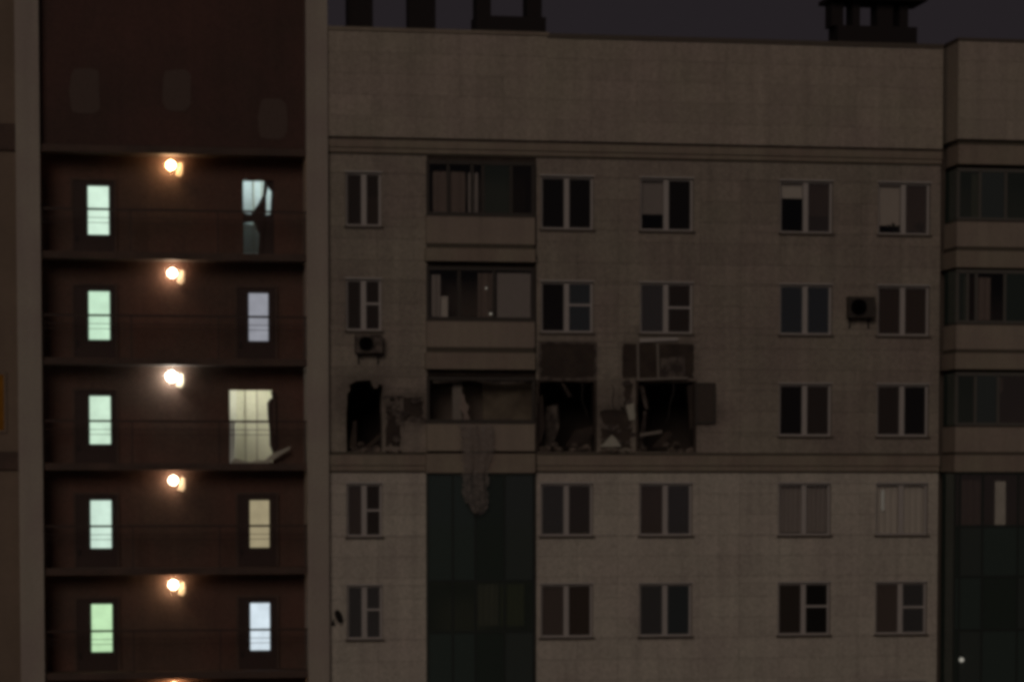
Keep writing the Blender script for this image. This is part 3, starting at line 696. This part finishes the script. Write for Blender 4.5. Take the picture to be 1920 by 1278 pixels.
# ------------------------------------------------------------------ air-conditioners and dish
def ac(px0, py0, px1, py1, label, m='acbody'):
    x0, z0, x1, z1 = rect(px0, py0, px1, py1, -.3); xc = (x0+x1)/2
    t = empty('air_conditioner', (xc, -.04, z0)); tag(t, label, 'air conditioner', 'outdoor air-conditioner units')
    hw, h = (x1-x0)/2, z1-z0
    MB().box(-hw, hw, -.34, -.06, 0, h).build('case', M[m], t, bevel=.02)
    r = min(hw, h/2)*.8
    MB().lathe((-hw*.25, -.37, h/2), [(r, .028), (r, 0), (r*.9, 0), (r*.9, .028)], 24, 'y').build('fan_ring', M['darkmetal'], t)
    s = MB()
    for k in range(7): s.tube([(-hw*.25-r*.9, -.352, h/2+(k-3)*r*.25), (-hw*.25+r*.9, -.352, h/2+(k-3)*r*.25)], .008, 5)
    s.build('grille', M['darkmetal'], t)
    for sx in (-.7, .7): MB().box(sx*hw-.02, sx*hw+.02, -.32, 0, -.05, -.002).box(sx*hw-.02, sx*hw+.02, -.05, 0, -.3, -.05).build('bracket', M['darkmetal'], t)
ac(666, 627, 718, 662, 'grimy air conditioner under the narrow second-row window', 'insul')
ac(1590, 556, 1640, 596, 'dark air conditioner on the wall between two second-row windows', 'darkframe')
x, z = at(626, 1160, -.3); t = empty('satellite_dish', (x, -.04, z)); tag(t, 'small dark satellite dish near the pilaster, low on the wall', 'satellite dish')
s = MB().lathe((0, -.22, 0), [(.02, .06), (.12, .045), (.20, .0), (.19, -.005), (.02, .04)], 16, 'y').build('reflector', M['darkmetal'], t); s.rotation_euler = (R(-20), 0, R(50))
MB().tube([(0, 0, -.15), (0, -.15, -.12), (0, -.2, 0)], .018, 6).build('arm', M['darkmetal'], t)
MB().box(-.05, .05, -.012, .004, -.22, -.08).build('wall_plate', M['darkmetal'], t)

# ------------------------------------------------------------------ blast damage
def ragged(hole, inner, label, m='back'):
    x0, z0, x1, z1 = hole
    pts = [at(px, py) for px, py in inner]
    pts = [(min(max(x, x0+.012), x1-.012), min(max(z, z0+.012), z1-.012)) for x, z in pts]
    o = MB().prism([[(x0, z0), (x1, z0), (x1, z1), (x0, z1)], pts], -.028, WALL_T-.02).build('broken_wall_edge', M[m], wall)
    o['label'] = label
def jag(pts, n, amp):
    out = []
    for i in range(len(pts)):
        (ax, ay), (bx_, by) = pts[i], pts[(i+1) % len(pts)]
        for k in range(n):
            u = k/n; j = 0 if k == 0 else amp
            out.append((ax+(bx_-ax)*u+random.uniform(-j, j), ay+(by-ay)*u+random.uniform(-j, j)))
    return out
ragged(holeA, jag([(650, 847), (649, 775), (651, 738), (657, 729), (654, 722), (668, 714), (696, 713), (700, 726), (707, 728), (710, 720), (718, 722), (716, 745), (717, 790), (717, 847)], 2, 1.2), 'jagged edge of the arched hole by the pilaster', 'tile_up')
ragged(holeB, jag([(1010, 847), (1009, 760), (1012, 716), (1070, 715), (1114, 716), (1115, 780), (1114, 847)], 3, 1.6), 'jagged edge of the blown-out opening beside the balconies')
ragged(holeC, jag([(1197, 847), (1195, 760), (1197, 716), (1250, 716), (1301, 715), (1302, 780), (1301, 847)], 3, 1.6), 'jagged edge of the largest blown-out opening')
for k, (x0, y0, x1, y1) in enumerate(((717, 742, 757, 843), (742, 738, 801, 796), (1010, 640, 1119, 713), (1163, 640, 1306, 713), (1163, 712, 1192, 772), (1120, 762, 1192, 846))):
    big = 5 if k in (0, 1, 4, 5) else 3.2
    pts = []
    n = 9
    for (ax, ay, bx_, by, ix, iy) in ((x0, y1, x1, y1, 0, -1), (x1, y1, x1, y0, -1, 0), (x1, y0, x0, y0, 0, 1), (x0, y0, x0, y1, 1, 0)):
        for j in range(n):
            u = (j+.5)/n; d_ = random.choice([.4, .6, 1, 1.6, 2.4])*big*random.uniform(.5, 1)
            pts.append(at(min(max(ax+(bx_-ax)*u, x0+big*.9), x1-big*.9)+ix*d_*.6, min(max(ay+(by-ay)*u, y0+big*.9), y1-big*.9)+iy*d_*.6))
    R0 = rect(x0, y0, x1, y1)
    o = MB().prism([[(R0[0]+.004, R0[1]+.004), (R0[2]-.004, R0[1]+.004), (R0[2]-.004, R0[3]-.004), (R0[0]+.004, R0[3]-.004)], pts], -.029, -.003).build('broken_cladding_edge', M['tile_up' if k != 2 else 'insul'], wall)
def cboard(pts, y, m, par=None):
    o = poly('charred_board', pts, y, .03, M[m], wall); o.rotation_euler = (0, 0, 0)
for pts, y, m in (([(655, 838), (662, 790), (669, 788), (668, 838)], .22, 'back'), ([(684, 838), (712, 812), (716, 818), (694, 838)], .15, 'back'),
                  ([(1016, 836), (1024, 762), (1046, 757), (1048, 800), (1036, 836)], .9, 'insul'), ([(1010, 745), (1017, 740), (1022, 800), (1014, 832), (1010, 830)], .12, 'back'),
                  ([(1060, 836), (1078, 806), (1112, 798), (1113, 812), (1084, 836)], .2, 'back'), ([(1050, 715), (1056, 715), (1072, 742), (1066, 745)], .1, 'back'),
                  ([(1196, 836), (1207, 770), (1213, 772), (1206, 836)], .5, 'insul'), ([(1222, 838), (1250, 808), (1262, 812), (1240, 838)], .2, 'back'),
                  ([(1198, 722), (1206, 720), (1216, 766), (1210, 768)], .3, 'insul'), ([(1288, 724), (1299, 718), (1301, 800), (1294, 806)], .15, 'back'), ([(1200, 812), (1240, 806), (1242, 811), (1200, 818)], .05, 'pvc_dirty')):
    cboard(pts, y, m)
for k, (px, py, dx, L_, lab) in enumerate(((1090, 716, 10, 62, 'thin cable dangling in the opening beside the balconies'), (1262, 716, -14, 75, 'thin cable dangling in the largest blown-out opening'), (1148, 720, 6, 60, 'thin cable dangling on the wall between the large openings'))):
    pts = []
    for j in range(9):
        u = j/8; x, z = at(px+dx*u*u+2*math.sin(u*9), py+L_*u, -.06); pts.append((x, -.06-.03*math.sin(u*5), z))
    tag(MB().tube(pts, .012, 6).build('hanging_cable', M['darkframe']), lab, 'cable')
# loose insulation clinging to the stripped wall
n_i = 0
for (x0, y0, x1, y1, k) in ((738, 742, 800, 795, 12), (719, 745, 756, 838, 9), (1122, 765, 1190, 832, 14), (1165, 715, 1190, 770, 4)):
    for i in range(k):
        px, py = random.uniform(x0, x1), random.uniform(y0, y1); s_ = random.uniform(5, 11)
        pts = [(px+s_*math.cos(a)*random.uniform(.5, 1.1), py+s_*.8*math.sin(a)*random.uniform(.5, 1.1)) for a in [2*math.pi*j/7 for j in range(7)]]
        o = poly('insulation_scrap', pts, -.05-.004*(i % 5), .05+.004*(i % 5)-.001, M['insul'], wall)
# bare-brick spandrels: remnants of rails and battens
for (pts, m) in (([(1195, 640), (1199, 640), (1199, 714), (1195, 714)], 'pvc_dirty'), ([(1231, 646), (1236, 646), (1236, 712), (1231, 712)], 'pvc_dirty')):
    pass
wf = empty('broken_window_frame', (at(1250, 710, -.12)[0], -.12, at(1250, 710, -.12)[1])); tag(wf, 'battered window frame hanging over the largest blown-out opening', 'window frame')
def wpart(name, pts, m, y=-.12, t=.04):
    o = poly(name, pts, y, t, M[m]); o.parent = wf; o.location = -wf.location; return o
wpart('post', [(1194, 641), (1198, 641), (1199, 712), (1195, 712)], 'pvc_dirty'); wpart('post', [(1231, 645), (1235, 645), (1237, 712), (1233, 712)], 'pvc_dirty')
wpart('rail', [(1200, 634), (1272, 632), (1272, 638), (1200, 641)], 'pvc'); wpart('rail', [(1196, 709), (1290, 706), (1290, 710), (1196, 713)], 'pvc_dirty', -.15)
wpart('panel', [(1239, 671), (1284, 668), (1286, 707), (1240, 709)], 'insul', -.10)
# swung-out sash right of the hole
ws = empty('swung_window_sash', (at(1324, 796, -.12)[0], -.12, at(1324, 796, -.12)[1])); tag(ws, 'dark window sash flung open against the wall right of the hole', 'window sash')
def spart(name, pts, m, y, t=.04):
    o = poly(name, pts, y, t, M[m]); o.parent = ws; o.location = -ws.location
spart('sash_pane', [(1308, 722), (1338, 721), (1338, 788), (1308, 790)], 'soot', -.105, .02)
for pts in ([(1304, 717), (1308, 717), (1308, 795), (1304, 795)], [(1338, 717), (1342, 717), (1342, 794), (1338, 794)], [(1308, 717), (1338, 717), (1338, 721), (1308, 722)], [(1308, 790), (1338, 788), (1338, 794), (1308, 795)]):
    spart('sash_frame', pts, 'darkframe', -.12)
# gauzy sheet hanging off the stripped balcony
gz = bpy.data.materials.new('torn_gauze'); gz.use_nodes = True
gt = gz.node_tree; gp = gt.nodes['Principled BSDF']; gp.inputs['Base Color'].default_value = (.25, .20, .175, 1); gp.inputs['Roughness'].default_value = .9
gtr = gt.nodes.new('ShaderNodeBsdfTransparent'); gmx = gt.nodes.new('ShaderNodeMixShader'); gn = gt.nodes.new('ShaderNodeTexNoise'); gg = gt.nodes.new('ShaderNodeNewGeometry')
gn.inputs['Scale'].default_value = 7; gn.inputs['Detail'].default_value = 5; gt.links.new(gg.outputs['Position'], gn.inputs['Vector'])
gr_ = gt.nodes.new('ShaderNodeMapRange'); gr_.inputs['From Min'].default_value = .3; gr_.inputs['From Max'].default_value = .7; gr_.inputs['To Min'].default_value = .25; gr_.inputs['To Max'].default_value = .75
gt.links.new(gn.outputs['Fac'], gr_.inputs['Value']); gt.links.new(gr_.outputs[0], gmx.inputs[0])
gt.links.new(gtr.outputs[0], gmx.inputs[1]); gt.links.new(gp.outputs[0], gmx.inputs[2]); gt.links.new(gmx.outputs[0], gt.nodes['Material Output'].inputs['Surface'])
s = MB(); nx, nz = 20, 44
el = [random.uniform(-1, 1) for _ in range(nz+1)]; er = [random.uniform(-1, 1) for _ in range(nz+1)]; eb = [random.uniform(0, 1) for _ in range(nx+1)]
for j in range(nz+1):
    v = j/nz
    half = 31-3*v if v < .28 else 30-6*min(1, (v-.28)/.2)
    if v > .78: half *= math.sqrt(max(0.05, 1-((v-.78)/.225)**2))
    for i in range(nx+1):
        u = i/nx*2-1
        px = 893+u*half+3*math.sin(v*7)+(el[j]*3.2 if i < 2 else er[j]*3.2 if i > nx-2 else 0)
        x, z = at(px, 796+v*(170-14*eb[i]*max(0, v-.7)/.3), LYF-.1)
        s.v.append((x, LYF-.12-.06*min(1, v*3)+.035*math.sin(u*6+v*3)+.025*math.sin(u*13-v*5)+.012*math.sin(u*29+v*9), z))
for j in range(nz):
    for i in range(nx): a = j*(nx+1)+i; s.f.append((a, a+1, a+nx+2, a+nx+1))
o = s.build('hanging_sheet', gz, smooth=True)
tag(o, 'torn see-through sheet hanging from the stripped balcony over the dark glazing', 'sheet')
# stripped balcony: charred room items and a leaning remnant
r = rect(848, 716, 866, 790, .25)
o = MB().box(r[0], r[2], .2, .28, r[1], r[3]).build('door_jamb', M['pvc_dirty'], bal3)
o = poly('ceiling_sag', [(812, 706), (1000, 706), (1000, 716), (940, 720), (880, 714), (812, 718)], -.15, .1, M['insul'], bal3)
r = rect(905, 718, 1000, 795, .5)
o = MB().box(r[0], r[2], .5, .58, r[1], r[3]).build('inner_panel', M['inner'], bal3)
t = poly('torn_curtain', [(862, 742), (870, 738), (872, 752), (880, 762), (876, 772), (884, 792), (868, 792), (870, 776), (860, 764), (866, 752)], -.05, .01, M['curtain_brown']); tag(t, 'torn curtain rag inside the stripped balcony', 'curtain')
# rubble chunks
def chunk(x, y, z, r_, label, group, m='rubble'):
    bm = bmesh.new()
    for k in range(14):
        v = Vector((random.gauss(0, 1), random.gauss(0, 1), random.gauss(0, 1))).normalized()
        bm.verts.new((v.x*r_*random.uniform(.7, 1.3), v.y*r_*.8, v.z*r_*random.uniform(.5, .9)))
    bmesh.ops.convex_hull(bm, input=bm.verts)
    bmesh.ops.delete(bm, geom=[v for v in bm.verts if not v.link_faces], context='VERTS')
    me = bpy.data.meshes.new('rubble_chunk'); bm.to_mesh(me); bm.free(); me.materials.append(M[m])
    o = bpy.data.objects.new('rubble_chunk', me); C.objects.link(o); o.location = (x, y, z+r_*.5)
    o.rotation_euler = (0, 0, random.uniform(0, 6)); tag(o, label, 'rubble', group)
zl = zc2a+.0
for (pa, pb, n, lab, grp, sz) in ((652, 716, 9, 'rubble chunk heaped in the arched hole by the pilaster', 'rubble in the arched hole', .14), (722, 754, 5, 'rubble chunk on the ledge beside the arched hole', 'rubble beside the arched hole', .12),
                                  (1014, 1112, 12, 'rubble chunk heaped in the opening beside the balconies', 'rubble in the opening by the balconies', .15), (1122, 1188, 9, 'rubble chunk on the ledge between the two large openings', 'rubble between the openings', .12),
                                  (1200, 1298, 12, 'rubble chunk heaped in the largest blown-out opening', 'rubble in the largest opening', .15)):
    hole = not (720 < pa < 730 or 1120 < pa < 1130)
    for i in range(n):
        px = random.uniform(pa, pb); x = at(px, 838)[0]
        if hole: chunk(x, random.uniform(.0, .32), (holeA if pa < 700 else holeB)[1]+random.choice([0, 0, .14]), sz*random.uniform(.6, 1.25), lab, grp)
        else: chunk(x, -.1+random.uniform(-.02, .02), zl, sz*random.uniform(.5, 1.0), lab, grp)
x, z = at(1145, 836)
o = poly('plaster_slab', [(1126, 837), (1140, 822), (1148, 815), (1156, 823), (1165, 837)], -.13, .05, M['plate']); tag(o, 'pale triangular plaster slab leaning between the two large openings', 'rubble')
o = poly('plaster_slab', [(1174, 760), (1189, 755), (1191, 786), (1180, 788)], -.09, .03, M['plate']); tag(o, 'small pale slab clinging left of the largest opening', 'rubble')
